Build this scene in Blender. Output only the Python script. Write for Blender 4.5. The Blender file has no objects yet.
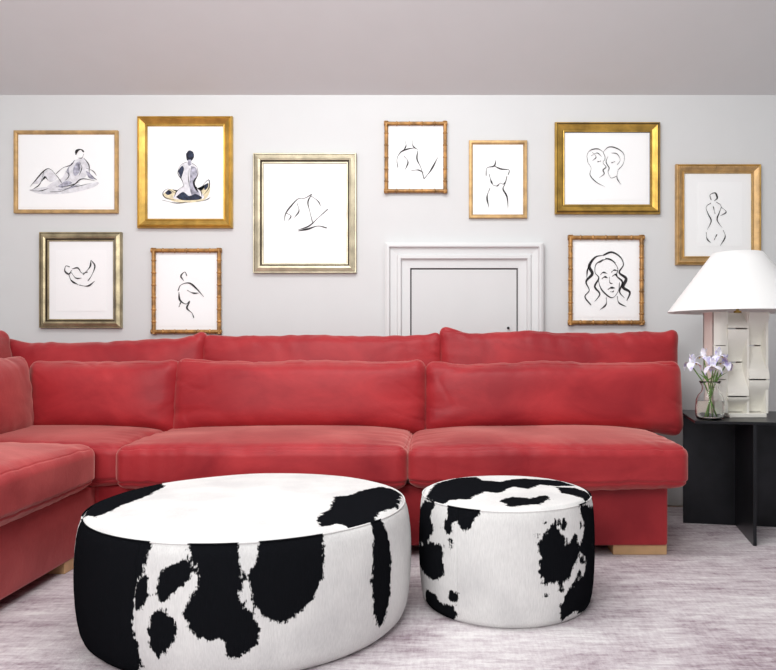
import bpy, bmesh, math, random
import numpy as np
from mathutils import Vector, Matrix, noise, Euler

random.seed(4)
scene = bpy.context.scene
scene.view_settings.view_transform = 'Standard'
F=720.0; VX=440.0; VY=345.0; CH=1.0; WALL=4.55

def PX(px,Y): return (px-VX)/F*Y
def PZ(py,Y): return CH-(py-VY)/F*Y

# ------------------------------------------------------------------ helpers
def link(o):
    scene.collection.objects.link(o); return o

def mesh_obj(name, verts, faces, mats=None, smooth=True, parent=None, midx=None):
    me=bpy.data.meshes.new(name)
    me.from_pydata([tuple(v) for v in verts],[],faces)
    me.update()
    o=bpy.data.objects.new(name,me); link(o)
    if mats:
        if not isinstance(mats,(list,tuple)): mats=[mats]
        for m in mats: me.materials.append(m)
    if midx is not None:
        me.polygons.foreach_set('material_index',midx)
    if smooth: me.polygons.foreach_set('use_smooth',[True]*len(me.polygons))
    bm=bmesh.new(); bm.from_mesh(me); bmesh.ops.recalc_face_normals(bm,faces=bm.faces); bm.to_mesh(me); bm.free()
    if parent: attach(o,parent)
    return o

def attach(o,p):
    o.parent=p
    o.matrix_parent_inverse=Matrix.Translation(p.location).inverted()

def root(name,loc,label,cat,group=None):
    e=bpy.data.objects.new(name,None); link(e)
    e.empty_display_size=0.1; e.location=loc
    e["label"]=label; e["category"]=cat
    if group: e["group"]=group
    return e

def box(name,x0,x1,y0,y1,z0,z1,mat,bevel=0.0,parent=None,seg=3):
    bm=bmesh.new()
    vs=[bm.verts.new((x,y,z)) for x in (x0,x1) for y in (y0,y1) for z in (z0,z1)]
    for f in ((0,1,3,2),(4,6,7,5),(0,4,5,1),(2,3,7,6),(0,2,6,4),(1,5,7,3)):
        bm.faces.new([vs[i] for i in f])
    bmesh.ops.recalc_face_normals(bm,faces=bm.faces)
    if bevel>0:
        bmesh.ops.bevel(bm,geom=list(bm.edges),offset=bevel,segments=seg,affect='EDGES',profile=0.5)
    me=bpy.data.meshes.new(name); bm.to_mesh(me); bm.free()
    me.materials.append(mat)
    o=bpy.data.objects.new(name,me); link(o)
    if parent: attach(o,parent)
    return o

def lathe(name,prof,center,mat,n=64,parent=None,smooth=True):
    verts=[];faces=[]
    for (r,z) in prof:
        for i in range(n):
            a=2*math.pi*i/n
            verts.append((center[0]+r*math.cos(a),center[1]+r*math.sin(a),center[2]+z))
    for j in range(len(prof)-1):
        for i in range(n):
            k=(i+1)%n
            faces.append((j*n+i,j*n+k,(j+1)*n+k,(j+1)*n+i))
    return mesh_obj(name,verts,faces,mat,smooth,parent)

def tube_data(pts,radii,n=8,closed=False,cap=True):
    verts=[];faces=[]
    m=len(pts)
    pts=[Vector(p) for p in pts]
    up=Vector((0.13,0.31,0.94))
    for i,p in enumerate(pts):
        if closed: t=(pts[(i+1)%m]-pts[i-1])
        else: t=pts[min(i+1,m-1)]-pts[max(i-1,0)]
        t.normalize()
        a=t.cross(up)
        if a.length<0.1: a=t.cross(Vector((1,0,0)))
        a.normalize(); b=t.cross(a)
        r=radii[i] if hasattr(radii,'__len__') else radii
        for k in range(n):
            an=2*math.pi*k/n
            verts.append(p+a*math.cos(an)*r+b*math.sin(an)*r)
    rng=m if closed else m-1
    for i in range(rng):
        j=(i+1)%m
        for k in range(n):
            l=(k+1)%n
            faces.append((i*n+k,i*n+l,j*n+l,j*n+k))
    if cap and not closed:
        faces.append(tuple(range(n))); faces.append(tuple((m-1)*n+k for k in range(n)))
    return verts,faces

def merge(parts):
    V=[];Fc=[]
    for v,f in parts:
        o=len(V); V+=list(v); Fc+=[tuple(i+o for i in q) for q in f]
    return V,Fc

# ------------------------------------------------------------------ materials
def srgb(r,g,b):
    def c(x):
        x/=255.0
        return x/12.92 if x<=0.04045 else ((x+0.055)/1.055)**2.4
    return (c(r),c(g),c(b),1)

def newmat(name):
    m=bpy.data.materials.new(name); m.use_nodes=True
    nt=m.node_tree; b=nt.nodes['Principled BSDF']
    return m,nt,b

def simple(name,col,rough=0.5,metal=0.0,noise_amt=0.06,nscale=6,bump=0.0,bscale=80,spec=None):
    m,nt,b=newmat(name)
    tc=nt.nodes.new('ShaderNodeTexCoord')
    nz=nt.nodes.new('ShaderNodeTexNoise'); nz.inputs['Scale'].default_value=nscale; nz.inputs['Detail'].default_value=4
    nt.links.new(tc.outputs['Object'],nz.inputs['Vector'])
    rp=nt.nodes.new('ShaderNodeValToRGB')
    rp.color_ramp.elements[0].position=0.3; rp.color_ramp.elements[1].position=0.7
    rp.color_ramp.elements[0].color=tuple(max(0,c*(1-noise_amt)) for c in col[:3])+(1,)
    rp.color_ramp.elements[1].color=tuple(min(1,c*(1+noise_amt)) for c in col[:3])+(1,)
    nt.links.new(nz.outputs['Fac'],rp.inputs['Fac'])
    nt.links.new(rp.outputs['Color'],b.inputs['Base Color'])
    b.inputs['Roughness'].default_value=rough; b.inputs['Metallic'].default_value=metal
    if spec is not None: b.inputs['Specular IOR Level'].default_value=spec
    if bump>0:
        n2=nt.nodes.new('ShaderNodeTexNoise'); n2.inputs['Scale'].default_value=bscale
        nt.links.new(tc.outputs['Object'],n2.inputs['Vector'])
        bp=nt.nodes.new('ShaderNodeBump'); bp.inputs['Strength'].default_value=bump; bp.inputs['Distance'].default_value=0.01
        nt.links.new(n2.outputs['Fac'],bp.inputs['Height']); nt.links.new(bp.outputs['Normal'],b.inputs['Normal'])
    return m

M_wall=simple('wall_paint',srgb(211,212,212),0.7,noise_amt=0.01,bump=0.02)
M_ceil=simple('ceiling_paint',srgb(214,215,216),0.8,noise_amt=0.01,bump=0.02)
M_trim=simple('trim_paint',srgb(216,217,217),0.45,noise_amt=0.01)
M_floor=simple('floor_boards',srgb(150,125,105),0.5)
M_paper=simple('paper',srgb(246,247,247),0.8,noise_amt=0.005)
M_mat=simple('mat_board',srgb(243,244,244),0.8,noise_amt=0.005)
M_ink=simple('ink',srgb(24,22,25),0.7,noise_amt=0.2)
M_inkgrey=simple('ink_wash_grey',srgb(164,164,178),0.8,noise_amt=0.6,nscale=45)
M_inkpale=simple('ink_wash_pale',srgb(222,222,227),0.8,noise_amt=0.16,nscale=40)
M_inkblue=simple('ink_wash_blue',srgb(38,46,66),0.8,noise_amt=0.8,nscale=60)
M_inkochre=simple('ink_wash_ochre',srgb(224,212,178),0.8,noise_amt=0.2,nscale=50)
M_gold=simple('gold_leaf',srgb(200,162,82),0.38,0.7,noise_amt=0.25,nscale=14,bump=0.1,bscale=60)
M_golddark=simple('old_gold_leaf',srgb(188,152,72),0.4,0.7,noise_amt=0.35,nscale=12,bump=0.1,bscale=60)
M_goldthin=simple('brushed_gold_wood',srgb(190,155,105),0.45,0.4,noise_amt=0.25,nscale=20)
M_champ=simple('champagne_leaf',srgb(192,182,156),0.38,0.7,noise_amt=0.25,nscale=12,bump=0.1)
M_champdk=simple('antique_champagne_leaf',srgb(164,152,122),0.38,0.7,noise_amt=0.35,nscale=14,bump=0.1)
M_dark=simple('dark_lacquer',srgb(64,52,36),0.4,noise_amt=0.3)
M_bamboo=simple('bamboo_gilt',srgb(164,120,66),0.4,0.3,noise_amt=0.5,nscale=30)
M_black=simple('blackened_steel',srgb(34,35,39),0.36,0.6,noise_amt=0.5,nscale=5)
M_wood=simple('pale_oak',srgb(205,165,120),0.5,noise_amt=0.12,nscale=14)
M_ceramic=simple('white_plaster_ceramic',srgb(241,238,229),0.6,noise_amt=0.02,bump=0.03,bscale=50)
M_brass=simple('brass',srgb(190,160,90),0.3,1.0)
M_stem=simple('stem_green',srgb(96,132,62),0.5,noise_amt=0.25,nscale=30)

def velvet():
    m,nt,b=newmat('red_velvet')
    tc=nt.nodes.new('ShaderNodeTexCoord')
    mp=nt.nodes.new('ShaderNodeMapping'); mp.inputs['Scale'].default_value=(1.0,1.0,1.8)
    nt.links.new(tc.outputs['Object'],mp.inputs['Vector'])
    n1=nt.nodes.new('ShaderNodeTexNoise'); n1.inputs['Scale'].default_value=2.4; n1.inputs['Detail'].default_value=7; n1.inputs['Roughness'].default_value=0.58; n1.inputs['Distortion'].default_value=0.5
    nt.links.new(mp.outputs['Vector'],n1.inputs['Vector'])
    rp=nt.nodes.new('ShaderNodeValToRGB')
    e=rp.color_ramp.elements
    e[0].position=0.34; e[0].color=srgb(142,27,36)
    e[1].position=0.68; e[1].color=srgb(176,46,51)
    nt.links.new(n1.outputs['Fac'],rp.inputs['Fac'])
    nt.links.new(rp.outputs['Color'],b.inputs['Base Color'])
    b.inputs['Roughness'].default_value=0.5
    b.inputs['Specular IOR Level'].default_value=0.3
    b.inputs['Sheen Roughness'].default_value=0.38
    b.inputs['Sheen Tint'].default_value=srgb(255,196,186)
    sr=nt.nodes.new('ShaderNodeMapRange'); sr.inputs['From Min'].default_value=0.35; sr.inputs['From Max'].default_value=0.65
    sr.inputs['To Min'].default_value=0.6; sr.inputs['To Max'].default_value=1.0
    nt.links.new(n1.outputs['Fac'],sr.inputs['Value']); nt.links.new(sr.outputs[0],b.inputs['Sheen Weight'])
    n2=nt.nodes.new('ShaderNodeTexNoise'); n2.inputs['Scale'].default_value=26; n2.inputs['Detail'].default_value=4; n2.inputs['Distortion'].default_value=1.0
    nt.links.new(tc.outputs['Object'],n2.inputs['Vector'])
    n3=nt.nodes.new('ShaderNodeTexNoise'); n3.inputs['Scale'].default_value=260; n3.inputs['Detail'].default_value=2
    nt.links.new(tc.outputs['Object'],n3.inputs['Vector'])
    bp=nt.nodes.new('ShaderNodeBump'); bp.inputs['Strength'].default_value=0.07; bp.inputs['Distance'].default_value=0.01
    nt.links.new(n2.outputs['Fac'],bp.inputs['Height'])
    bp2=nt.nodes.new('ShaderNodeBump'); bp2.inputs['Strength'].default_value=0.1; bp2.inputs['Distance'].default_value=0.002
    nt.links.new(n3.outputs['Fac'],bp2.inputs['Height']); nt.links.new(bp.outputs['Normal'],bp2.inputs['Normal'])
    nt.links.new(bp2.outputs['Normal'],b.inputs['Normal'])
    return m
M_velvet=velvet()

def rugmat():
    m,nt,b=newmat('rug_pile')
    tc=nt.nodes.new('ShaderNodeTexCoord')
    def nz(scale,vec,detail=6,dist=0.0,rough=0.7):
        mp=nt.nodes.new('ShaderNodeMapping'); mp.inputs['Scale'].default_value=vec
        nt.links.new(tc.outputs['Object'],mp.inputs['Vector'])
        n=nt.nodes.new('ShaderNodeTexNoise'); n.inputs['Scale'].default_value=scale; n.inputs['Detail'].default_value=detail; n.inputs['Roughness'].default_value=rough
        n.inputs['Distortion'].default_value=dist
        nt.links.new(mp.outputs['Vector'],n.inputs['Vector']); return n
    a=nz(6,(1.0,5.5,1),10,dist=0.25,rough=0.8); c=nz(16,(5,1.0,1),6); d=nz(1.5,(1,2.2,1),6,0.8)
    ad=nt.nodes.new('ShaderNodeMath'); ad.operation='MULTIPLY_ADD'; ad.inputs[1].default_value=0.5
    nt.links.new(a.outputs['Fac'],ad.inputs[0])
    m2=nt.nodes.new('ShaderNodeMath'); m2.operation='MULTIPLY'; m2.inputs[1].default_value=0.18
    nt.links.new(c.outputs['Fac'],m2.inputs[0]); nt.links.new(m2.outputs[0],ad.inputs[2])
    m3=nt.nodes.new('ShaderNodeMath'); m3.operation='MULTIPLY_ADD'; m3.inputs[1].default_value=0.42
    nt.links.new(d.outputs['Fac'],m3.inputs[0]); nt.links.new(ad.outputs[0],m3.inputs[2])
    rp=nt.nodes.new('ShaderNodeValToRGB'); e=rp.color_ramp.elements
    e[0].position=0.43; e[0].color=srgb(142,122,131)
    e[1].position=0.64; e[1].color=srgb(229,225,225)
    x=e.new(0.53); x.color=srgb(196,185,190)
    nt.links.new(m3.outputs[0],rp.inputs['Fac']); nt.links.new(rp.outputs['Color'],b.inputs['Base Color'])
    b.inputs['Roughness'].default_value=0.95; b.inputs['Specular IOR Level'].default_value=0.1
    f=nz(120,(1,1,1),2)
    bp=nt.nodes.new('ShaderNodeBump'); bp.inputs['Strength'].default_value=0.4; bp.inputs['Distance'].default_value=0.01
    nt.links.new(f.outputs['Fac'],bp.inputs['Height']); nt.links.new(bp.outputs['Normal'],b.inputs['Normal'])
    return m
M_rug=rugmat()

def cowmat():
    m,nt,b=newmat('cowhide')
    at=nt.nodes.new('ShaderNodeAttribute'); at.attribute_name='patch'
    tc=nt.nodes.new('ShaderNodeTexCoord')
    def nz(s,d,vec=(1,1,1)):
        mp=nt.nodes.new('ShaderNodeMapping'); mp.inputs['Scale'].default_value=vec
        nt.links.new(tc.outputs['Object'],mp.inputs['Vector'])
        n=nt.nodes.new('ShaderNodeTexNoise'); n.inputs['Scale'].default_value=s; n.inputs['Detail'].default_value=d
        nt.links.new(mp.outputs['Vector'],n.inputs['Vector']); return n
    n1=nz(14,4); n5=nz(50,6); n2=nz(230,3,(1,1,0.25))
    prev=at.outputs['Fac']
    for n_,amp in ((n1,0.036),(n5,0.034),(n2,0.022)):
        a=nt.nodes.new('ShaderNodeMath'); a.operation='MULTIPLY_ADD'; a.inputs[1].default_value=amp
        nt.links.new(n_.outputs['Fac'],a.inputs[0]); nt.links.new(prev,a.inputs[2]); prev=a.outputs[0]
    mr=nt.nodes.new('ShaderNodeMapRange'); mr.inputs['From Min'].default_value=0.0430; mr.inputs['From Max'].default_value=0.0480
    nt.links.new(prev,mr.inputs['Value'])
    n3=nz(5,3)
    wr=nt.nodes.new('ShaderNodeValToRGB'); wr.color_ramp.elements[0].position=0.35; wr.color_ramp.elements[1].position=0.6
    wr.color_ramp.elements[0].color=srgb(214,213,212); wr.color_ramp.elements[1].color=srgb(229,228,226)
    nt.links.new(n3.outputs['Fac'],wr.inputs['Fac'])
    hs=nz(300,3,(1,1,0.12))
    hr=nt.nodes.new('ShaderNodeMapRange'); hr.inputs['From Min'].default_value=0.3; hr.inputs['From Max'].default_value=0.7; hr.inputs['To Min'].default_value=0.9; hr.inputs['To Max'].default_value=1.03
    nt.links.new(hs.outputs['Fac'],hr.inputs['Value'])
    ml=nt.nodes.new('ShaderNodeMixRGB'); ml.blend_type='MULTIPLY'; ml.inputs['Fac'].default_value=1
    nt.links.new(wr.outputs['Color'],ml.inputs['Color1']); nt.links.new(hr.outputs[0],ml.inputs['Color2'])
    mx=nt.nodes.new('ShaderNodeMixRGB'); mx.inputs['Color2'].default_value=srgb(20,21,24)
    nt.links.new(mr.outputs[0],mx.inputs['Fac']); nt.links.new(ml.outputs[0],mx.inputs['Color1'])
    nt.links.new(mx.outputs[0],b.inputs['Base Color'])
    b.inputs['Roughness'].default_value=0.5; b.inputs['Specular IOR Level'].default_value=0.0
    n4=nz(260,3,(1,1,0.15))
    bp=nt.nodes.new('ShaderNodeBump'); bp.inputs['Strength'].default_value=0.35; bp.inputs['Distance'].default_value=0.004
    nt.links.new(n4.outputs['Fac'],bp.inputs['Height']); nt.links.new(bp.outputs['Normal'],b.inputs['Normal'])
    return m
M_cow=cowmat()

def shademat():
    m,nt,b=newmat('linen_shade')
    b.inputs['Base Color'].default_value=srgb(252,252,251); b.inputs['Roughness'].default_value=0.9
    tr=nt.nodes.new('ShaderNodeBsdfTranslucent'); tr.inputs['Color'].default_value=(0.97,0.96,0.95,1)
    mx=nt.nodes.new('ShaderNodeMixShader'); mx.inputs[0].default_value=0.15
    out=nt.nodes['Material Output']
    nt.links.new(b.outputs[0],mx.inputs[1]); nt.links.new(tr.outputs[0],mx.inputs[2]); nt.links.new(mx.outputs[0],out.inputs['Surface'])
    tc=nt.nodes.new('ShaderNodeTexCoord'); n=nt.nodes.new('ShaderNodeTexNoise'); n.inputs['Scale'].default_value=300
    nt.links.new(tc.outputs['Object'],n.inputs['Vector'])
    bp=nt.nodes.new('ShaderNodeBump'); bp.inputs['Strength'].default_value=0.05
    nt.links.new(n.outputs['Fac'],bp.inputs['Height']); nt.links.new(bp.outputs['Normal'],b.inputs['Normal'])
    return m
M_shade=shademat()
def glassmat(name,ior=1.45,col=(1,1,1,1)):
    m,nt,b=newmat(name)
    b.inputs['Base Color'].default_value=col; b.inputs['Roughness'].default_value=0.02
    b.inputs['Transmission Weight'].default_value=1.0; b.inputs['IOR'].default_value=ior
    return m
M_glass=glassmat('clear_glass',1.18); M_water=glassmat('water',1.08,(0.95,0.98,0.95,1))
def petalmat():
    m,nt,b=newmat('iris_petal')
    tc=nt.nodes.new('ShaderNodeTexCoord'); n=nt.nodes.new('ShaderNodeTexNoise'); n.inputs['Scale'].default_value=28
    nt.links.new(tc.outputs['Object'],n.inputs['Vector'])
    rp=nt.nodes.new('ShaderNodeValToRGB'); e=rp.color_ramp.elements
    e[0].position=0.36; e[0].color=srgb(184,176,222); e[1].position=0.52; e[1].color=srgb(243,242,250)
    nt.links.new(n.outputs['Fac'],rp.inputs['Fac']); nt.links.new(rp.outputs['Color'],b.inputs['Base Color'])
    b.inputs['Roughness'].default_value=0.6
    return m
M_petal=petalmat()
M_yellow=simple('iris_yellow',srgb(232,196,70),0.6)

# ------------------------------------------------------------------ room
def structure(o): o["kind"]="structure"; return o
XL=PX(-12,WALL); XR=3.0; YB=-0.9
ztop=PZ(95,WALL)
structure(box('floor',XL-0.1,XR+0.1,YB,WALL+0.1,-0.112,-0.012,M_floor))
structure(box('wall_back',XL-0.1,XR+0.1,WALL,WALL+0.1,-0.012,ztop+0.02,M_wall))
sl=math.tan(math.radians(24)); zc=ztop+sl*(WALL-YB)
def side_wall(name,x0,x1):
    v=[];
    for x in (x0,x1):
        v+=[(x,YB,-0.012),(x,WALL+0.1,-0.012),(x,WALL+0.1,ztop-sl*0.1),(x,YB,zc)]
    f=[(0,1,2,3),(4,5,6,7),(0,1,5,4),(1,2,6,5),(2,3,7,6),(3,0,4,7)]
    structure(mesh_obj(name,v,f,M_wall,False))
side_wall('wall_left',XL-0.1,XL); side_wall('wall_right',XR,XR+0.1)
v=[]
for x in (XL-0.1,XR+0.1):
    v+=[(x,WALL+0.1,ztop-sl*0.1),(x,YB,zc),(x,YB,zc+0.1),(x,WALL+0.1,ztop-sl*0.1+0.1)]
structure(mesh_obj('ceiling',v,[(0,1,2,3),(4,5,6,7),(0,1,5,4),(1,2,6,5),(2,3,7,6),(3,0,4,7)],M_ceil,False))
structure(box('baseboard_back',XL,XR,WALL-0.018,WALL,-0.012,0.14,M_trim,0.004))

def frame_mesh(name,x0,x1,z0,z1,yw,prof,mats,midx,parent=None):
    verts=[];faces=[];mi=[]
    for (ins,h) in prof:
        a,b_,c,d=x0+ins,x1-ins,z0+ins,z1-ins
        verts+=[(a,yw-h,c),(b_,yw-h,c),(b_,yw-h,d),(a,yw-h,d)]
    for j in range(len(prof)-1):
        for i in range(4):
            k=(i+1)%4
            faces.append((j*4+i,j*4+k,(j+1)*4+k,(j+1)*4+i)); mi.append(midx[j])
    return mesh_obj(name,verts,faces,mats,False,parent,mi)

# access door
x0,x1=PX(385.5,WALL),PX(542.5,WALL); zt=PZ(243.5,WALL)
arch=frame_mesh('trim_1',x0,x1,-0.3,zt,WALL,[(0,0),(0,0.045),(0.014,0.052),(0.026,0.052),(0.034,0.032),(0.072,0.027),(0.080,0.04),(0.098,0.04),(0.106,0.020),(0.150,0.017),(0.156,0.017),(0.158,0.0)],[M_trim],[0]*11)
for v_ in arch.data.vertices:
    if v_.co.z<-0.0: v_.co.z=-0.012
structure(arch)
M_gap=simple('door_gap_shade',srgb(70,70,72),0.8)
g=structure(box('gap_shade',x0+0.158,x1-0.158,WALL-0.003,WALL,0.0,zt-0.158,M_gap))  # dark sheet, shade of the gap around the door put in as colour
dr=structure(box('door_1',x0+0.165,x1-0.165,WALL-0.010,WALL-0.002,0.0,zt-0.166,M_wall,0.002))
kn=lathe('knob',[(0.0,0.0),(0.008,0.0),(0.008,0.004),(0.004,0.007),(0.004,0.013),(0.007,0.016),(0.007,0.021),(0.0,0.024)],(0,0,0),M_black,24)
kn.data.transform(Matrix.Translation((PX(508,WALL),WALL-0.010,PZ(328,WALL)))@Matrix.Rotation(math.pi/2,4,'X'))
attach(kn,dr)

# rug
rug=box('area_rug',XL+0.03,2.85,-0.4,WALL-0.1,-0.012,0.0,M_rug,0.004)
rug["label"]="pale mauve and ivory distressed streaked area rug on the floor"; rug["category"]="rug"

# ------------------------------------------------------------------ pictures
def catmull(pts,n=8):
    P=[Vector(p) for p in pts]
    if len(P)<3: 
        return [P[0].lerp(P[-1],i/n) for i in range(n+1)]
    P=[P[0]*2-P[1]]+P+[P[-1]*2-P[-2]]
    out=[]
    for i in range(1,len(P)-2):
        for k in range(n):
            t=k/n
            a,b_,c,d=P[i-1],P[i],P[i+1],P[i+2]
            out.append(0.5*((2*b_)+(c-a)*t+(2*a-5*b_+4*c-d)*t*t+(3*b_-a-3*c+d)*t*t*t))
    out.append(P[-2]); return out

def drawing(parent,strokes,fills,Yd):
    mats=[M_ink,M_inkgrey,M_inkblue,M_inkochre,M_inkpale]
    V=[];Fc=[];mi=[]
    lay=0.0
    for (mid,pts) in fills:
        pp=catmull(pts+[pts[0]],5)[:-1]
        y=Yd-0.0006-lay; lay+=0.00015
        o=len(V)
        cx=sum(p[0] for p in pp)/len(pp); cy=sum(p[1] for p in pp)/len(pp)
        V.append((PX(cx,Yd),y,PZ(cy,Yd)))
        for p in pp: V.append((PX(p[0],Yd),y,PZ(p[1],Yd)))
        m=len(pp)
        for i in range(m): Fc.append((o,o+1+i,o+1+(i+1)%m)); mi.append(mid)
    for s in strokes:
        w,pts=s[0]*0.98,s[1]; mid=s[2] if len(s)>2 else 0
        pp=catmull(pts,10); y=Yd-0.0024; o=len(V); m=len(pp)
        for i,p in enumerate(pp):
            t=(pp[min(i+1,m-1)]-pp[max(i-1,0)]); 
            if t.length<1e-6: t=Vector((1,0))
            t.normalize(); nrm=Vector((-t[1],t[0]))
            u=i/(m-1)
            ww=w*0.5*(0.3+0.7*math.sin(math.pi*u)**0.5)*(0.92+0.5*math.sin(u*8+len(pts)*3))
            for sg in (-1,1):
                q=p+nrm*ww*sg
                V.append((PX(q[0],Yd),y,PZ(q[1],Yd)))
        for i in range(m-1):
            Fc.append((o+2*i,o+2*i+1,o+2*i+3,o+2*i+2)); mi.append(mid)
    return mesh_obj('ink_drawing',V,Fc,mats,False,parent,mi)

def bamboo_frame(px0,px1,pz0,pz1,yw,w,mat,parent,notches=6):
    r=w/2; parts=[]
    a,b_,c,d=px0+r,px1-r,pz0+r,pz1-r
    for (p,q) in (((a-r,c),(b_+r,c)),((a-r,d),(b_+r,d)),((a,c-r),(a,d+r)),((b_,c-r),(b_,d+r))):
        p=Vector((p[0],yw-r-0.004,p[1])); q=Vector((q[0],yw-r-0.004,q[1]))
        L=(q-p).length; n=max(8,int(L/0.004)); pts=[];rad=[]
        per=L/max(3,round(L/0.075))
        for i in range(n+1):
            t=i/n; s=(t*L)%per; dd=min(s,per-s)
            rr=r*(0.86+0.22*math.exp(-(dd/0.004)**2)-0.08*math.exp(-((dd-0.009)/0.003)**2))
            pts.append(p.lerp(q,t)); rad.append(rr)
        parts.append(tube_data(pts,rad,10))
    V,Fc=merge(parts)
    return mesh_obj('frame',V,Fc,mat,True,parent)

def picture(bx,kind,label,strokes,fills,inner=None,w=0.06,mats=None):
    Yp=WALL-0.024
    x0,x1=PX(bx[0],Yp),PX(bx[2]-0.7,Yp); z1,z0=PZ(bx[1],Yp),PZ(bx[3],Yp)
    r=root('framed_drawing',((x0+x1)/2,WALL-0.002,z0),label,'picture')
    yw=WALL-0.001
    if kind=='bamboo':
        bamboo_frame(x0,x1,z0,z1,yw,w,M_bamboo,r)
        inn=w*0.8
    else:
        if kind=='wide':
            prof=[(0,0),(0,0.022),(0.004,0.03),(w*0.15,0.034),(w*0.22,0.03),(w*0.3,0.036),(w*0.55,0.026),(w*0.78,0.018),(w*0.82,0.022),(w*0.9,0.023),(w*0.95,0.018),(w,0.008)]
            mi=[0,0,0,1,0,0,0,1,0,0,1]
        elif kind=='band':
            prof=[(0,0),(0,0.024),(0.003,0.028),(w*0.12,0.028),(w*0.16,0.024),(w*0.5,0.03),(w*0.7,0.026),(w*0.76,0.016),(w*0.86,0.018),(w*0.94,0.018),(w,0.008)]
            mi=[0,0,0,1,0,0,1,1,0,0]
        else:
            prof=[(0,0),(0,0.018),(0.003,0.022),(w*0.6,0.022),(w*0.8,0.018),(w,0.006)]
            mi=[0,0,0,0,0]
        frame_mesh('frame',x0,x1,z0,z1,yw,prof,mats,mi,r)
        inn=w*0.97
    ym=WALL-0.010
    box('mat_board',x0+inn,x1-inn,ym,WALL-0.002,z0+inn,z1-inn,M_mat,0,r)
    Yd=ym-0.0008
    if inner:
        i0,i1,i2,i3=PX(inner[0],Yd),PX(inner[2],Yd),PZ(inner[3],Yd),PZ(inner[1],Yd)
    else:
        gq=0.02; i0,i1,i2,i3=x0+inn+gq,x1-inn-gq,z0+inn+gq,z1-inn-gq
    box('drawing_paper',i0,i1,Yd-0.0008,Yd+0.0008,i2,i3,M_paper,0,r)
    drawing(r,strokes,fills,Yd-0.001)
    return r

picture((13,130,118,213),'thin',"landscape frame in thin pale gold with grey wash reclining nude",
 [(0.9,[(30,187),(36,180),(44,171),(50,169),(57,176),(62,183)]),(0.7,[(44,172),(40,184),(32,190)]),(0.8,[(50,192),(62,191),(74,185),(82,179),(96,181)]),
  (0.8,[(75,160),(71,165),(63,168),(56,174)]),(0.8,[(84,158),(89,165),(90,174),(97,180)]),(2.2,[(76,155),(77,151),(81,149.5),(84,152)]),(0.6,[(84,154),(82,158),(78,158)]),(0.6,[(80,162),(82,168),(79,176)]),(0.6,[(66,171),(69,176),(65,181)]),(0.6,[(86,168),(93,171),(97,176)]),(0.6,[(56,187),(68,186),(80,182)]),(0.6,[(30,190),(40,191),(50,188)]),(1.2,[(58,190),(70,188),(80,184)],1),(1.4,[(72,163),(68,170),(70,176)],1)],
 [(4,[(28,190),(46,187),(70,188),(97,182),(94,187),(70,193),(42,194)]),(4,[(75,160),(84,158),(89,167),(87,175),(78,182),(66,188),(52,191),(47,187),(55,181),(62,178),(67,169)]),(4,[(33,184),(43,173),(50,170),(57,178),(50,182),(45,176),(40,183)]),(1,[(76,163),(80,162),(80,171),(75,176),(73,170)]),(1,[(58,186),(66,181),(72,183),(62,188)]),(1,[(86,171),(90,173),(95,179),(89,178)])],
 inner=(20,136,112,207),w=0.026,mats=[M_goldthin])
picture((137,116,233,228),'wide',"upright wide bright gold frame with blue watercolour of seated nude",
 [(0.6,[(187,162),(181,165),(178,173),(182,180),(184,186)]),(0.6,[(184,186),(177,191),(174,198)]),(0.6,[(192,163),(197,167),(198,174),(195,181),(195,186)]),(0.6,[(195,186),(201,191),(202,198)]),
  (0.7,[(175,193),(168,189),(163,193),(166,198),(176,200)]),(0.7,[(201,190),(204,184),(209,180),(209,188),(203,196)]),(0.5,[(189.5,168),(188.5,178),(190,188)]),(0.7,[(162,200),(176,203),(190,202)]),(0.6,[(196,202),(206,200),(211,197)])],
 [(3,[(162,195),(170,189),(178,192),(190,190),(201,191),(208,183),(210,191),(202,201),(176,202)]),
  (4,[(187,162),(181,165),(178,173),(183,182),(182,187),(176,193),(175,199),(202,199),(202,193),(196,187),(195,181),(198,174),(197,167),(192,163)]),
  (1,[(191,166),(196,168),(197,175),(193,182),(195,189),(200,195),(194,198),(190,190),(190,178)]),
  (2,[(186,154),(189,150.5),(193,152),(194,157),(191,161),(187,160)]),(1,[(188,160),(191,160),(191,165),(188,165)]),
  (2,[(178,171),(182,166),(184,169),(182,176),(181,178)]),(2,[(176,197),(183,192),(189,196),(196,194),(202,198),(196,200),(182,200)]),(2,[(165,193),(169,190),(172,193),(168,195)]),(2,[(204,187),(208,183),(208,187),(205,190)])],
 inner=(150,128,220,215),w=0.062,mats=[M_gold,M_golddark])
picture((253,153,357,273),'band',"large upright champagne silver frame with abstract line nude",
 [(1.0,[(284,222),(286,213),(292,205),(298,199),(305,198),(312,194)]),(0.9,[(297,203),(299,211),(294,218)]),(1.0,[(312,194),(308,202),(310,212),(313,224)]),(1.0,[(298,230),(309,226),(318,218),(328,209)]),(1.4,[(298,231),(308,229),(318,226),(327,228)]),(0.8,[(286,213),(291,216),(288,221)]),(0.8,[(311,196),(318,201),(321,207)])],
 [],inner=(277,182,332,244),w=0.064,mats=[M_champ,M_dark])
picture((384,121,448,193),'bamboo',"small upright gilt bamboo frame with line drawing of torso",
 [(1.1,[(398,168),(397,159),(401,152),(408,149),(415,148)]),(0.9,[(405,141),(406,146),(403,151)]),(0.9,[(413,140),(413,146),(418,150)]),(1.0,[(404,156),(408,162),(405,170)]),(1.1,[(418,150),(417,159),(421,168),(424,179)]),(1.2,[(424,179),(431,170),(438,157)]),(0.9,[(411,171),(418,170),(424,173)])],
 [],inner=(391,128,441,186),w=0.028)
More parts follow.
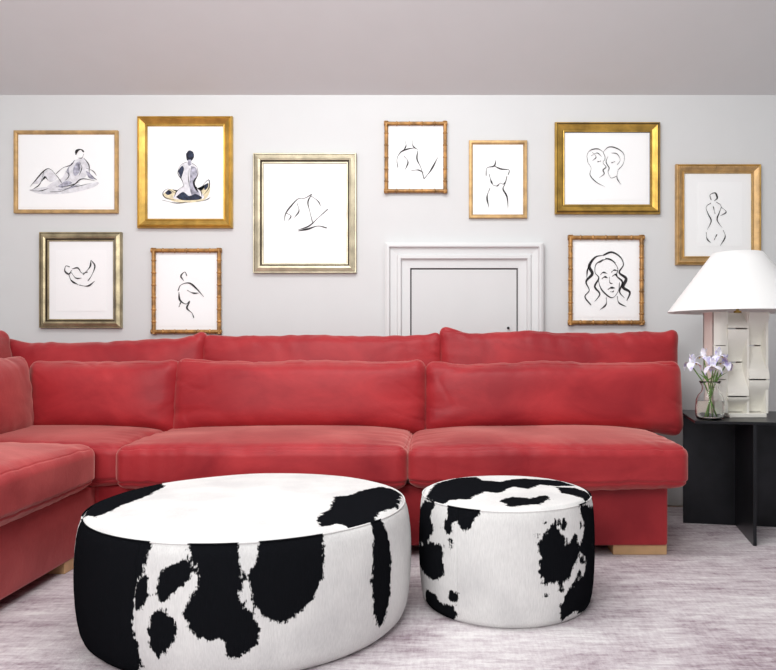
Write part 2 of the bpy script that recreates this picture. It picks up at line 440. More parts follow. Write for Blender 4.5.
picture((469,140,528,218),'thin',"small upright thin gold frame with line drawing of torso",
 [(1.1,[(496,160),(494,166),(487,168),(486,176)]),(1.1,[(494,166),(501,169),(509,170),(508,175)]),
  (1.2,[(489,174),(491,181),(493,185)]),(1.2,[(490,188),(487,197),(489,208)]),(1.2,[(507,176),(505,184),(503,189),(507,197),(508,209)]),
  (0.9,[(493,185),(497,186),(500,183)]),(0.9,[(500,183),(504,184),(506,180)])],
 [],inner=(475,147,522,212),w=0.026,mats=[M_goldthin])
picture((555,122,661,214),'wide',"landscape wide old gold frame with line drawing of two faces",
 [(0.8,[(588,163),(587,155),(591,150),(598,149),(603,152)]),(0.7,[(588,163),(591,168),(590,175),(596,182),(605,187)]),(0.8,[(603,152),(605,158),(603,163),(606,167),(603,170),(604,174),(599,178)]),
  (0.8,[(603,152),(609,147),(618,149),(624,155),(623,164),(618,170)]),(0.7,[(608,156),(606,162),(609,168),(608,172),(611,178),(617,176)]),(0.7,[(618,170),(617,178),(621,185)]),(0.6,[(591,156),(597,153),(602,157)]),(0.6,[(611,153),(617,154),(620,160),(617,165)]),(0.7,[(597,162),(601,161)]),(0.7,[(611,163),(615,161.5)]),(0.6,[(592,152),(596,157),(592,161)])],
 [],inner=(570,136,646,200),w=0.064,mats=[M_golddark,M_dark])
pic7=picture((676,164,762,265),'wide',"upright ornate beaded gold frame with line drawing of nude back",
 [(0.9,[(711,203),(706,207),(708,214),(711,221),(707,230)]),(0.9,[(706,232),(707,239),(711,243)]),(0.9,[(716,202),(721,206),(719,213),(717,220),(722,228)]),(0.9,[(723,230),(725,237),(720,246)]),(1.3,[(711,200),(710,195),(715,193),(717,198),(714,201)]),(0.7,[(713,206),(715,214)]),(0.8,[(721,207),(726,212),(720,216)]),(0.8,[(717,234),(714,240)])],
 [],inner=(698,182,742,246),w=0.058,mats=[M_goldthin,M_golddark])
pr=[]
Yp=WALL-0.03
X0,X1,Z1,Z0=PX(676,Yp)+0.02,PX(762,Yp)-0.02,PZ(164,Yp)-0.02,PZ(265,Yp)+0.02
def bead(cx,cz):
    V=[];Fc=[]; rr=0.006; n=6
    for j in range(1,4):
        ph=math.pi/2*j/4
        for i in range(n):
            a=2*math.pi*i/n; V.append((cx+rr*1.1*math.cos(a)*math.sin(ph),WALL-0.031-rr*math.cos(ph),cz+rr*1.1*math.sin(a)*math.sin(ph)))
    for j in range(2):
        for i in range(n): Fc.append((j*n+i,j*n+(i+1)%n,(j+1)*n+(i+1)%n,(j+1)*n+i))
    Fc.append(tuple(range(n)))
    return V,Fc
nx=int((X1-X0)/0.014); nz_=int((Z1-Z0)/0.014)
for i in range(nx+1):
    x=X0+(X1-X0)*i/nx; pr+= [bead(x,Z0),bead(x,Z1)]
for i in range(1,nz_):
    z=Z0+(Z1-Z0)*i/nz_; pr+=[bead(X0,z),bead(X1,z)]
V,Fc=merge(pr); mesh_obj('frame_beading',V,Fc,M_goldthin,True,pic7)

picture((39,232,122,328),'band',"upright antique champagne frame with ink drawing of curled figure",
 [(1.3,[(70,267),(66,266),(65,271),(69,274),(72,270)]),(1.3,[(69,275),(72,281),(79,285)]),(1.1,[(72,269),(78,268),(82,273),(88,272)]),(1.2,[(83,275),(90,267),(91,260)]),(1.1,[(91,260),(95,266),(92,275),(88,281)]),(1.2,[(79,285),(88,286),(95,281)]),(0.9,[(71,272),(76,278),(82,278)])],
 [],inner=(56,250,106,311),w=0.058,mats=[M_champdk,M_dark])
picture((151,248,222,334),'bamboo',"upright gilt bamboo frame with bold ink nude figure",
 [(1.4,[(178,291),(181,285),(189,283),(196,288),(204,297)]),(1.2,[(184,281),(181,276),(185,272),(187,276)]),(1.5,[(179,292),(180,300),(186,304),(190,301)]),(1.1,[(187,290),(193,293),(199,293)]),(1.4,[(190,302),(187,308),(192,313),(194,318)]),(1.0,[(181,302),(179,307)])],
 [],inner=(159,256,214,326),w=0.03)
def tilt(pts,ang=-7,c=(607,280)):
    a=math.radians(ang); ca,sa=math.cos(a),math.sin(a)
    return [(c[0]+(x-c[0])*ca-(y-c[1])*sa, c[1]+(x-c[0])*sa+(y-c[1])*ca) for x,y in pts]
face=[(2.3,[(607,255),(598,256),(591,264),(593,272),(586,279),(588,288),(583,294),(588,303)]),
  (1.4,[(606,259),(598,263),(596,271),(599,277),(594,285),(598,293),(592,300)]),
  (1.1,[(594,259),(589,267),(587,276)]),
  (2.4,[(606,255),(615,253),(623,259),(625,267),(620,274),(626,281),(622,289),(628,295),(624,303)]),
  (1.4,[(608,258),(615,262),(619,270),(617,277),(622,284),(618,293),(622,300)]),
  (1.2,[(601,262),(610,259),(618,264)]),
  (1.1,[(598,278),(600,288),(606,296),(611,298),(617,292),(619,284)]),
  (1.1,[(601,274),(604,272),(608,273.5)]),(1.1,[(612,273),(615,271),(618.5,272)]),(1.4,[(602,278),(605,276.6),(608,278)]),(1.4,[(612.5,277),(615.5,275.6),(618,276.6)]),
  (0.8,[(609.5,277),(609.5,283),(612.5,284)]),(1.6,[(606.5,289.5),(610,288.2),(614,289)]),(0.8,[(608.5,292),(611,292.4),(612.5,291.4)]),
  (1.1,[(604,297),(603,304),(596,309)]),(1.1,[(615,297),(616,304),(623,309)])]
picture((568,235,645,325),'bamboo',"upright gilt bamboo frame with bold ink portrait of curly haired woman",
 [(w_,tilt(p_)) for w_,p_ in face],[],inner=(576,243,637,317),w=0.032)

# ------------------------------------------------------------------ sofa
def cushion(name,size,center,crown=0.35,r=0.07,rot=None,seed=0,n=(64,44,12),wr=0.006,parent=None,bulge=0.03,sag=0.0,ears=0.0,seam=0,topn=0.0,crp=3,crease=1.0,slope=0.0):
    hx,hy,hz=size[0]/2,size[1]/2,size[2]/2
    r=min(r,hz*0.98)
    def sp(k):
        out=[]
        for i in range(k+1):
            t=-1+2*i/k
            out.append(math.copysign(1-(1-abs(t))**1.45,t))
        return out
    U,Vv,W=sp(n[0]),sp(n[1]),sp(n[2])
    idx={};verts=[];faces=[]
    def vid(i,j,k):
        key=(i,j,k)
        if key not in idx:
            idx[key]=len(verts); verts.append((U[i],Vv[j],W[k]))
        return idx[key]
    nx,ny,nz=n
    for i in range(nx):
        for j in range(ny):
            for k in (0,nz): faces.append((vid(i,j,k),vid(i+1,j,k),vid(i+1,j+1,k),vid(i,j+1,k)))
    for i in range(nx):
        for k in range(nz):
            for j in (0,ny): faces.append((vid(i,j,k),vid(i+1,j,k),vid(i+1,j,k+1),vid(i,j,k+1)))
    for j in range(ny):
        for k in range(nz):
            for i in (0,nx): faces.append((vid(i,j,k),vid(i,j+1,k),vid(i,j+1,k+1),vid(i,j,k+1)))
    out=[]
    rot=rot or Matrix.Identity(3)
    for (u,v,w) in verts:
        p=Vector((u*hx,v*hy,w*hz))
        q=Vector((max(-(hx-r),min(hx-r,p.x)),max(-(hy-r),min(hy-r,p.y)),max(-(hz-r),min(hz-r,p.z))))
        d=p-q
        dn=Vector((0,0,0))
        if d.length>1e-9: dn=d.normalized(); p=q+dn*r
        a=p.x/hx; b_=p.y/hy; c=p.z/hz
        if seam and d.length>1e-9 and max(abs(u),abs(v))>0.93:
            ang=math.atan2(dn.z,math.hypot(dn.x,dn.y))
            e1=(p.z+hz*0.70)
            p+=Vector((dn.x,dn.y,0))*(-0.007*math.exp(-(e1/0.006)**2))
            e2=(ang-0.8)*r
            p+=dn*(-0.0028*math.exp(-(e2/0.0035)**2))
        cr=(1-abs(a)**crp)*(1-abs(b_)**crp)
        p.z*=(1-crown*0.5)*(1-cr) + (1+crown*0.5)*cr
        p.x+=math.copysign(bulge*(1-b_*b_)*abs(a)**4,a)
        p.y+=math.copysign(bulge*(1-a*a)*abs(b_)**4,b_)
        if ears:
            e=(abs(a)**9)*(abs(b_)**5)
            p.y+=math.copysign(ears*e,b_); p.x+=math.copysign(ears*0.5*e,a)
        if topn: p.y+=topn*(noise.noise(Vector((p.x*2.2+seed*5,seed*2.1,0)))+0.5*noise.noise(Vector((p.x*6+seed*3,seed*1.1,3))))*(max(0,b_)**2)
        if slope: p.y+=slope*a*max(0,b_)
        if sag: p.y-=sag*(1-a*a)*max(0,b_)
        edge=max(abs(a),abs(b_))**4
        P=Vector((p.x*2.2+seed*7.3,p.y*2.2,p.z*2.2+seed))
        dsp=noise.noise(P)*wr*1.3
        g1=noise.noise(Vector((p.x*19+seed*3+p.y*6,p.y*3.0,seed*1.3+p.z*3)))
        g2=noise.noise(Vector((p.x*4.0+9,p.y*19+seed*2,seed*2.3+p.z*3)))
        dsp+=wr*0.9*(g1*abs(b_)**3+1.3*g2*abs(a)**5)
        n3=noise.noise(Vector((p.x*3+seed,p.y*6+p.x*2,seed+4.4)))
        dsp+=-crease*wr*0.8*max(0,0.10-abs(n3))*8*edge
        p.z+=dsp*(1 if p.z>0 else -1)*min(1,abs(p.z)/hz*1.5)
        if abs(b_)>0.9: p.y+=dsp*0.5*math.copysign(1,b_)
        out.append(rot@p+Vector(center))
    return mesh_obj(name,out,faces,M_velvet,True,parent)

sofa=root('sectional_sofa',(-0.8,3.8,0),"L-shaped red velvet sectional sofa with loose cushions and oak feet","sofa")
BF=3.41; BX=-1.63; BR=PX(668,3.41); BL=XL+0.04; YK=WALL-0.09
poly=[(BL,1.75),(BX,1.75),(BX,BF),(BR,BF),(BR+0.10,YK),(BL,YK)]
bm=bmesh.new()
vs=[bm.verts.new((x,y,0.048)) for x,y in poly]
f=bm.faces.new(vs)
ret=bmesh.ops.extrude_face_region(bm,geom=[f])
for g_ in ret['geom']:
    if isinstance(g_,bmesh.types.BMVert): g_.co.z=0.34
bmesh.ops.recalc_face_normals(bm,faces=bm.faces)
bmesh.ops.bevel(bm,geom=list(bm.edges),offset=0.014,segments=4,affect='EDGES',profile=0.5)
me=bpy.data.meshes.new('base'); bm.to_mesh(me); bm.free(); me.materials.append(M_velvet)
bo=bpy.data.objects.new('base',me); link(bo); attach(bo,sofa)
box('back_frame',BL,BR+0.09,YK-0.12,YK,0.32,0.84,M_velvet,0.03,sofa)
box('back_frame',BL,BL+0.12,1.75,YK-0.12,0.32,0.84,M_velvet,0.03,sofa)
fx0,fx1=PX(613,3.43),PX(667,3.43)
for (x0_,x1_,y0_,y1_) in ((fx0,fx1,3.43,3.54),(BX-0.12,BX-0.006,3.14,3.26),(fx0,fx1,YK-0.14,YK-0.04),(BX-0.12,BX-0.01,1.8,1.92),(BL+0.05,BL+0.2,1.8,1.92),(BL+0.05,BL+0.2,YK-0.14,YK-0.04)):
    box('foot',x0_,x1_,y0_,y1_,0.0,0.054,M_wood,0.004,sofa)
SF=3.29
def seat(x0,x1,y0,y1,seed,crown=0.30,z0=0.322,h=0.228,r=0.052):
    return cushion('seat_cushion',(x1-x0,y1-y0,h),((x0+x1)/2,(y0+y1)/2,z0+h/2),crown,r,seed=seed,parent=sofa,bulge=0.010,wr=0.007,n=(110,60,34),seam=1,crp=4,crease=0.6)
sx0,sx1,sx2=PX(112,SF),PX(407,SF),PX(691,SF)
YS=4.15
seat(sx0,sx1-0.001,SF,YS,1)
seat(sx1+0.001,sx2,SF,YS,2)
seat(BL+0.13,sx0+0.01,SF+0.06,YS,3)
seat(BL+0.13,-1.58,1.72,SF+0.05,4,crown=0.34,h=0.242,r=0.06)
def backc(x0,x1,z0,z1,yc,th,seed,tilt=8,crown=0.75,sag=0.0,ears=0.0,topn=0.012,r=0.065,slope=0.0):
    rot=Matrix.Rotation(math.radians(90-tilt),3,'X')
    return cushion('back_cushion',(x1-x0,z1-z0,th),((x0+x1)/2,yc,(z0+z1)/2),crown,r,rot,seed,parent=sofa,bulge=0.002,wr=0.010,sag=sag,ears=ears,n=(120,48,18),topn=topn,crp=4,crease=1.0,slope=slope)
YF=4.0; YR=4.23
backc(PX(30,YF),PX(181,YF),0.51,0.905,YF,0.19,11,ears=0.022)
backc(PX(176,YF)+0.004,PX(426,YF),0.51,0.91,YF-0.01,0.2,12,ears=0.026,slope=-0.008)
backc(PX(424,YF)+0.006,PX(680,YF),0.51,0.897,YF,0.2,13,ears=0.024)
backc(PX(6,YR),PX(205,YR),0.5,1.045,YR,0.14,14,5,ears=0.035,topn=0.03,r=0.05,slope=0.014,sag=0.018)
backc(PX(203,YR),PX(441,YR),0.5,1.055,YR,0.14,15,5,ears=0.03,topn=0.025,r=0.05,slope=0.006)
backc(PX(441,YR),PX(677,YR),0.5,1.07,YR,0.14,16,5,ears=0.045,topn=0.03,r=0.05,slope=-0.008)
def backs(y0,y1,z0,z1,xc,th,seed):
    rot=Matrix.Rotation(math.radians(90),3,'Z')@Matrix.Rotation(math.radians(84),3,'X')
    return cushion('back_cushion',(y1-y0,z1-z0,th),(xc,(y0+y1)/2,(z0+z1)/2),0.7,0.06,rot,seed,parent=sofa,bulge=0.004,wr=0.009,n=(90,40,16),ears=0.024,topn=0.012,crp=4,crease=0.7)
xs=PX(34,3.9)
backs(2.6,3.94,0.5,0.925,xs-0.085,0.19,21)
backs(2.6,4.2,0.5,1.065,xs-0.32,0.15,22)

# ------------------------------------------------------------------ ottomans
def sdf_poly(P,poly):
    poly=np.array(poly); N=len(poly)
    d=np.full(len(P),1e9); inside=np.zeros(len(P),bool)
    for i in range(N):
        a=poly[i]; b_=poly[(i+1)%N]
        ab=b_-a; t=np.clip(((P-a)@ab)/(ab@ab+1e-12),0,1)
        q=a+t[:,None]*ab
        d=np.minimum(d,np.hypot(*(P-q).T))
        cond=((a[1]>P[:,1])!=(b_[1]>P[:,1]))
        xx=(b_[0]-a[0])*(P[:,1]-a[1])/((b_[1]-a[1]) if abs(b_[1]-a[1])>1e-12 else 1e-12)+a[0]
        inside^=cond&(P[:,0]<xx)
    return np.where(inside,d,-d)

def ottoman(cx,cy,R,H,side_polys,top_polys,extra,label,seam_px):
    r=root('ottoman',(cx,cy,0),label,'ottoman')
    prof=[(0.905,0.0),(0.93,0.006),(0.955,0.02),(0.972,0.045),(0.985,0.085),(0.994,0.13),(0.999,0.18),(1.0,0.22),(0.999,0.27),(0.995,0.31),(0.988,0.35),(0.978,0.382),(0.967,0.401),(0.958,0.409)]
    prof=[(a*R,b_/0.409*(H-0.012)) for a,b_ in prof]
    pp=[]
    for i in range(len(prof)-1):
        for k in range(3):
            t=k/3; pp.append((prof[i][0]*(1-t)+prof[i+1][0]*t,prof[i][1]*(1-t)+prof[i+1][1]*t))
    pp.append(prof[-1])
    def ray_side(px,py):
        dx,dy,dz=(px-VX)/F,1.0,(VY-py)/F
        a=dx*dx+dy*dy; b_=-2*(dx*cx+dy*cy); c=cx*cx+cy*cy-(R*0.985)**2
        D=b_*b_-4*a*c; D=max(0,D); t=(-b_-math.sqrt(D))/(2*a)
        x,y,z=dx*t,dy*t,CH+dz*t
        return (math.atan2(x-cx,-(y-cy))*R,z)
    seams=[ray_side(*q)[0]/R for q in seam_px]
    angs=[ -math.pi+2*math.pi*i/320 for i in range(320)]
    for s in seams: angs+=[s-0.012,s-0.005,s,s+0.005,s+0.012]
    angs=sorted(angs); n=len(angs)
    verts=[];faces=[];sz=[]
    for (rr,z) in pp:
        for th in angs:
            w=1+0.004*noise.noise(Vector((math.cos(th)*2,math.sin(th)*2,z*5+cx)))
            for s in seams:
                w-=0.007*math.exp(-((th-s)*R/0.003)**2)
            verts.append((cx+rr*w*math.sin(th),cy-rr*w*math.cos(th),z)); sz.append((th*R,z))
    for j in range(len(pp)-1):
        for i in range(n):
            k=(i+1)%n; faces.append((j*n+i,j*n+k,(j+1)*n+k,(j+1)*n+i))
    faces.append(tuple(range(n)))
    side=mesh_obj('side_panel',verts,faces,M_cow,True,r)
    def sideval(P):
        val=np.full(len(P),-0.2)
        for pl in side_polys: val=np.maximum(val,sdf_poly(P,[ray_side(*q) for q in pl]))
        for pl in extra: val=np.maximum(val,sdf_poly(P,[(a*R,z) for a,z in pl]))
        return val.astype(np.float32)
    at=side.data.attributes.new('patch','FLOAT','POINT'); at.data.foreach_set('value',sideval(np.array(sz)))
    rt=prof[-1][0]-0.003; rings=48; verts=[(cx,cy,H+0.012)];faces=[]
    for j in range(1,rings+1):
        t=j/rings; rr=rt*t
        if t>0.96: z=H+0.012*(1-0.96**2)-0.014*((t-0.96)/0.04)**2
        else: z=H+0.012*(1-t*t)
        for i in range(220):
            a=2*math.pi*i/220
            verts.append((cx+rr*math.cos(a),cy+rr*math.sin(a),z+0.002*noise.noise(Vector((rr*math.cos(a)*4,rr*math.sin(a)*4,cx)))))
    for i in range(220): faces.append((0,1+i,1+(i+1)%220))
    for j in range(rings-1):
        for i in range(220):
            k=(i+1)%220; o=1+j*220
            faces.append((o+i,o+k,o+220+k,o+220+i))
    top=mesh_obj('top_panel',verts,faces,M_cow,True,r)
    P=np.array([(v[0],v[1]) for v in verts]); val=np.full(len(P),-0.2)
    for pl in top_polys:
        q=[]
        for px,py in pl:
            t=(CH-H)/((py-VY)/F); q.append(((px-VX)/F*t,t))
        val=np.maximum(val,sdf_poly(P,q))
    at=top.data.attributes.new('patch','FLOAT','POINT'); at.data.foreach_set('value',val.astype(np.float32))
    pts=[];sz=[]
    for i in range(200):
        th=-math.pi+2*math.pi*i/200
        pts.append((cx+prof[-1][0]*math.sin(th),cy-prof[-1][0]*math.cos(th),H-0.010))
        sz+=[(th*R,H-0.02)]*8
    V,Fc=tube_data(pts,0.003,8,True); we=mesh_obj('welt',V,Fc,M_cow,True,r)
    at=we.data.attributes.new('patch','FLOAT','POINT'); at.data.foreach_set('value',sideval(np.array(sz)))
    return r

A=[(60,505),(88,512),(120,527),(150,539),(146,560),(139,585),(134,612),(136,640),(141,669),(100,700),(60,640)]
B=[(139,577),(146,576),(149,590),(145,606),(138,610),(134,595)]
C=[(170,563),(188,557),(193,568),(189,578),(178,590),(166,603),(159,596),(160,578)]
D=[(157,612),(168,610),(175,619),(176,634),(169,649),(158,656),(150,649),(149,630)]
E=[(194,536),(241,538),(240,560),(245,580),(240,598),(252,612),(262,630),(257,643),(240,660),(227,655),(222,636),(207,643),(192,632),(184,613),(196,594),(201,575),(184,550)]
Fp=[(264,533),(300,530),(323,531),(324,560),(318,587),(302,607),(286,622),(268,620),(252,602),(248,578),(257,556)]
G=[(375,522),(384,520),(388,545),(389,585),(387,615),(380,630),(373,612),(370,585),(372,550)]
Htop=[(82,515),(92,502),(112,495),(138,488),(161,482),(164,488),(148,497),(122,507),(96,518)]
Jtop=[(317,519),(330,511),(334,499),(350,497),(360,492),(380,487),(402,491),(399,505),(380,513),(372,520),(350,526),(336,524),(322,527)]
H=0.425
ottoman(PX(252,2.68),2.68,0.592,H,[A,B,C,D,E,Fp,G],[Htop,Jtop],
 [[(-2.6,-0.05),(-1.15,-0.05),(-1.15,0.5),(-2.5,0.5)],[(1.9,0.1),(2.5,0.05),(2.8,0.3),(2.2,0.38)]],
 "large round black and white cowhide ottoman standing on the rug",[(136,600)])
s1=[(425,500),(434,503),(430,518),(434,530),(426,545),(418,540),(417,510)]
s2=[(446,506),(474,506),(479,514),(472,524),(464,530),(456,522),(448,534),(443,528),(446,518)]
s3=[(419,545),(432,543),(446,545),(444,562),(446,574),(438,580),(430,578),(424,570),(417,565)]
s4=[(425,590),(434,592),(440,602),(454,606),(458,616),(450,624),(436,620),(423,606)]
s4b=[(449,590),(458,593),(456,605),(447,600)]
s5=[(537,545),(544,532),(556,521),(560,535),(566,545),(575,534),(579,550),(575,560),(567,578),(552,583),(539,574)]
s6=[(580,506),(600,505),(602,615),(588,614),(574,612),(564,621),(560,612),(564,598),(570,585),(582,575),(586,560),(579,548),(584,530)]
sp_=[]
rs=random.Random(9)
def speck(n,x0,x1,y0,y1):
    for k in range(n):
        px_=rs.uniform(x0,x1); py_=rs.uniform(y0,y1); q_=rs.uniform(2.2,3.8)
        sp_.append([(px_-q_,py_),(px_,py_-q_*1.3),(px_+q_,py_),(px_,py_+q_*1.3)])
speck(16,540,584,575,610); speck(14,534,582,522,560); speck(5,436,454,530,560)
t1=[(426,496),(436,484),(455,479),(476,477),(482,482),(500,484),(520,480),(560,481),(575,486),(556,488),(540,487),(528,492),(512,490),(500,496),(484,494),(470,500),(452,501),(438,503)]
t2=[(556,489),(575,488),(592,494),(588,500),(572,496),(560,494)]
t3=[(498,503),(512,499),(530,500),(546,497),(552,501),(536,505),(510,507)]
ottoman(PX(506,2.85),2.85,0.344,H,[s1,s2,s3,s4,s4b,s5,s6]+sp_,[t1,t2,t3],
 [[(1.25,-0.05),(2.6,-0.05),(2.8,0.45),(1.35,0.5)],[(-2.4,0.1),(-1.8,0.05),(-1.9,0.3),(-2.3,0.33)]],
 "small round black and white cowhide ottoman standing on the rug",[(457,560)])

# ------------------------------------------------------------------ side table (turned slightly)
TT=0.617
pA=Vector((PX(755,3.58),3.58)); pB=Vector((PX(728,4.235),4.235))
vd=(pB-pA).normalized(); ud=Vector((vd.y,-vd.x)); Lb=(pB-pA).length
tb=root('side_table',((pA.x+pB.x)/2,(pA.y+pB.y)/2,0),"black steel side table with crossed panel base beside the sofa","table")
Mt=Matrix(((ud.x,vd.x,0,pA.x),(ud.y,vd.y,0,pA.y),(0,0,1,0),(0,0,0,1)))
def tbox(name,a,b_,c,d,e,f_,bev):
    o=box(name,a,b_,c,d,e,f_,M_black,bev); o.data.transform(Mt); attach(o,tb); return o
HW=0.285
tbox('table_top',-HW,HW,0,Lb-0.03,TT-0.014,TT,0.002)
tbox('base_panel',-0.008,0.008,0,Lb-0.03,0,TT-0.014,0.0)
tbox('base_panel',-HW,-0.0085,0.42,0.436,0,TT-0.0145,0.0)
tbox('base_panel',0.0085,HW+0.03-0.03,0.42,0.436,0,TT-0.0145,0.0)

# ------------------------------------------------------------------ lamp
LY=3.88; LX=PX(737.5,LY)
lamp=root('table_lamp',(LX,LY,TT),"white sculptural ceramic table lamp with cone shade on black table","lamp")
rows=3; rh=0.179; z0=TT+0.022
parts=[]
def sheet(xa,xb,za,zb,fn,th,n=16,m_=12):
    V=[];Fc=[]
    for s in (0,1):
        for i in range(n+1):
            for j in range(m_+1):
                u=i/n; w_=j/m_
                V.append((xa+(xb-xa)*u, fn(u,w_)+(th if s else 0), za+(zb-za)*w_))
    N=(n+1)*(m_+1)
    for i in range(n):
        for j in range(m_):
            a=i*(m_+1)+j; Fc.append((a,a+1,a+m_+2,a+m_+1)); Fc.append((N+a,N+a+1,N+a+m_+2,N+a+m_+1))
    for i in range(n):
        for j in (0,m_):
            a=i*(m_+1)+j; Fc.append((a,a+m_+1,N+a+m_+1,N+a))
    for j in range(m_):
        for i in (0,n):
            a=i*(m_+1)+j; Fc.append((a,a+1,N+a+1,N+a))
    return V,Fc
cols=[(-0.158,-0.088,0.0),(-0.086,0.024,0.5),(0.026,0.132,0.0)]
Hb=rows*rh
for ci,(ca,cb,ph) in enumerate(cols):
    k=-1 if ph else 0
    while True:
        za=z0+(k+ph)*rh; zb_=za+rh
        lo=max(za,z0); hi=min(zb_,z0+Hb)
        if lo>=z0+Hb-0.01: break
        if hi-lo>0.02:
            gp=0.004 if ci==0 else 0.008
            odd=(k+ci)%2
            if ci==0: fn=lambda u,w_:LY-0.078-0.008*math.sin(math.pi*u)
            elif odd: fn=lambda u,w_:LY-0.09+0.075*math.sin(math.pi*0.5*w_)**2
            else: fn=lambda u,w_:LY-0.09+0.075*math.sin(math.pi*0.5*(1-w_))**2
            parts.append(sheet(LX+ca,LX+cb,lo+gp/2,hi-gp/2,fn,0.016))
            parts.append(sheet(LX+ca,LX+cb,lo+gp/2,hi-gp/2,lambda u,w_:LY+0.06,0.014))
        k+=1
for xx in (LX-0.152,LX-0.087,LX+0.025,LX+0.126):
    vv=[(x,y,z) for x in (xx-0.006,xx+0.006) for y in (LY-0.075,LY+0.07) for z in (z0,z0+Hb)]
    parts.append((vv,[(0,1,3,2),(4,6,7,5),(0,4,5,1),(2,3,7,6),(0,2,6,4),(1,5,7,3)]))
V,Fc=merge(parts)
lb=mesh_obj('lamp_body',V,Fc,M_ceramic,False,lamp)
box('lamp_foot',LX-0.075,LX+0.12,LY-0.085,LY+0.075,TT,TT+0.022,M_ceramic,0.004,lamp)
lathe('lamp_neck',[(0.0,0),(0.02,0),(0.02,0.01),(0.008,0.014),(0.008,0.10),(0.0,0.10)],(LX,LY,z0+rows*rh-0.004),M_brass,20,lamp)
zb=PZ(311,LY)-0.005; zt_=PZ(253,LY)
prof=[]
for i in range(9):
    t=i/8; prof.append((0.362*(1-t)+0.128*t,zb*(1-t)+zt_*t))
prof2=prof+[(r_-0.003,z_) for r_,z_ in reversed(prof)]+[prof[0]]
lathe('lamp_shade',prof2,(LX,LY,0),M_shade,96,lamp)
lathe('lamp_socket',[(0,0),(0.018,0),(0.018,0.06),(0,0.06)],(LX,LY,zb+0.05),M_brass,20,lamp)
lathe('light_bulb',[(0,0),(0.014,0.0),(0.018,0.02),(0.03,0.05),(0.03,0.07),(0.018,0.09),(0,0.098)],(LX,LY,zb+0.11),M_paper,24,lamp)

# ------------------------------------------------------------------ vase + irises
VXc,VYc=PX(710,3.70),3.70
vs_=root('glass_vase',(VXc,VYc,TT),"small clear glass bottle vase with water on black table","vase")
outer=[(0.0,0.0),(0.055,0.0),(0.066,0.006),(0.071,0.02),(0.072,0.06),(0.070,0.10),(0.060,0.125),(0.045,0.142),(0.040,0.155),(0.040,0.172),(0.047,0.185),(0.055,0.198)]
inner_=[(a-0.0035,b_) for a,b_ in outer[3:]]; inner_=[(0,0.009),(0.055,0.009),(0.064,0.014)]+inner_
lathe('glass_body',outer+inner_[::-1],(VXc,VYc,TT),M_glass,48,vs_)
lathe('water',[(0,0.0105),(0.055,0.0105),(0.065,0.022),(0.067,0.06),(0.0655,0.095),(0,0.095)],(VXc,VYc,TT),M_water,48,vs_)

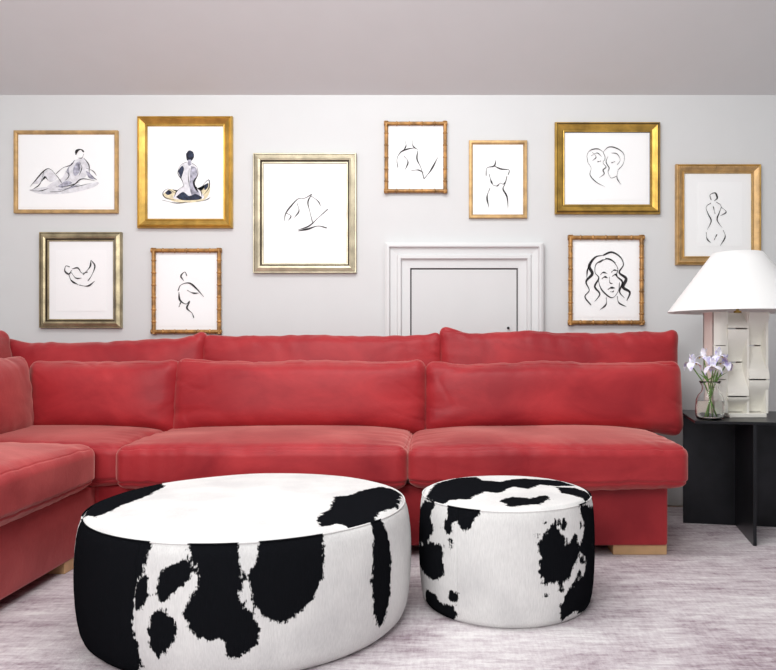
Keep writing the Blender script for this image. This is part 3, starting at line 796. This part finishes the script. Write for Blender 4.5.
def petal(L,Wd,droop,mat4):
    V=[];Fc=[];nu,nv=10,6
    for i in range(nu+1):
        u=i/nu
        for j in range(nv+1):
            v=(j/nv-0.5)*2
            w=Wd*(math.sin(math.pi*min(1,u*0.9+0.07))**0.8)*0.5
            a=droop*u
            x=L*math.sin(0.5+a)*u
            z=L*math.cos(0.5+a)*u
            y=v*w
            z+=0.004*math.sin(v*5+u*7)-0.25*abs(v)*w*0.5
            V.append(mat4@Vector((x,y,z)))
    for i in range(nu):
        for j in range(nv):
            o=i*(nv+1)+j; Fc.append((o,o+1,o+nv+2,o+nv+1))
    return V,Fc
def iris(px,py,Yf,k,label):
    x,z=PX(px,Yf),PZ(py,Yf)
    r=root('iris_flower',(VXc+0.01*math.cos(k*2),VYc+0.01*math.sin(k*2),TT+0.015),label,'flower','irises in the glass vase')
    p0=Vector((VXc-(x-VXc)*0.35,VYc-(Yf-VYc)*0.5,TT+0.016)); p1=Vector((VXc+(x-VXc)*0.25,VYc+0.006*math.sin(k*2.2),TT+0.175)); p2=Vector((x,Yf,z-0.012))
    pts=[]
    for i in range(17):
        t=i/16
        if t<0.5: pts.append(p0.lerp(p1,t*2))
        else: pts.append(p1.lerp(p2,(t-0.5)*2))
    V,Fc=tube_data(pts,0.0032,8); mesh_obj('stem',V,Fc,M_stem,True,r)
    lv=[];lf=[]
    d=Vector((math.cos(k*1.9),0.3*math.sin(k*1.9),1.0)).normalized()
    for i in range(9):
        t=i/8; c=p1.lerp(p2,0.1)+d*0.085*t+Vector((0.02*math.cos(k*1.9)*t*t,0,-0.01*t*t)); w=0.006*math.sin(math.pi*(0.15+0.85*t))
        lv+=[c+Vector((w,0.002,0)),c-Vector((w,-0.002,0))]
    for i in range(8): lf.append((2*i,2*i+1,2*i+3,2*i+2))
    mesh_obj('leaf',lv,lf,M_stem,True,r)
    ps=[];ys=[]
    for i in range(3):
        m=Matrix.Translation((x,Yf,z))@Matrix.Rotation(math.radians(120*i+k*37),4,'Z')
        ps.append(petal(0.058,0.042,1.7,m))
        m2=Matrix.Translation((x,Yf,z))@Matrix.Rotation(math.radians(120*i+60+k*37),4,'Z')@Matrix.Rotation(math.radians(-22),4,'Y')
        ps.append(petal(0.052,0.032,0.15,m2))
        m3=Matrix.Translation((x,Yf,z+0.002))@Matrix.Rotation(math.radians(120*i+k*37),4,'Z')
        ys.append(petal(0.026,0.008,1.3,m3))
    V,Fc=merge(ps); mesh_obj('petals',V,Fc,M_petal,True,r)
    V,Fc=merge(ys); mesh_obj('petal_blaze',V,Fc,M_yellow,True,r)
iris(692,364,3.70,0,"lilac and white iris bloom leaning outward in glass vase")
iris(704,358,3.74,1,"lilac and white iris bloom standing upright in glass vase")
iris(713,368,3.66,2,"pale lilac iris bloom low over the vase rim")
iris(718,357,3.72,3,"lilac and white iris bloom standing tall in glass vase")
iris(725,364,3.75,4,"lilac iris bloom leaning toward the lamp in glass vase")

# ------------------------------------------------------------------ light
def area(name,loc,target,sx,sy,power,col=(1,1,1)):
    l=bpy.data.lights.new(name,'AREA'); l.shape='RECTANGLE'; l.size=sx; l.size_y=sy; l.energy=power; l.color=col
    o=bpy.data.objects.new(name,l); link(o); o.location=loc
    o.rotation_euler=(Vector(target)-Vector(loc)).to_track_quat('-Z','Y').to_euler(); return o
area('window_light',(-1.2,-0.5,2.5),(0.0,4.4,1.4),2.2,1.5,95,(1,1,0.998))
area('overhead_fill',(-0.4,2.5,3.25),(-0.4,3.6,0.0),2.4,0.9,64,(1,1,1))  # added overhead light giving form to upward surfaces, no roof window there
w=bpy.data.worlds.new('World'); scene.world=w; w.use_nodes=True
w.node_tree.nodes['Background'].inputs[0].default_value=(0.96,0.985,1.0,1); w.node_tree.nodes['Background'].inputs[1].default_value=0.46

cam=bpy.data.cameras.new('camera'); co=bpy.data.objects.new('camera',cam); link(co)
cam.sensor_fit='HORIZONTAL'; cam.sensor_width=36; cam.lens=F*36/776
cam.shift_x=-(VX-388)/776; cam.shift_y=(VY-335)/776
co.location=(0,0,CH); co.rotation_euler=(math.pi/2,0,0); cam.clip_start=0.05
scene.camera=co
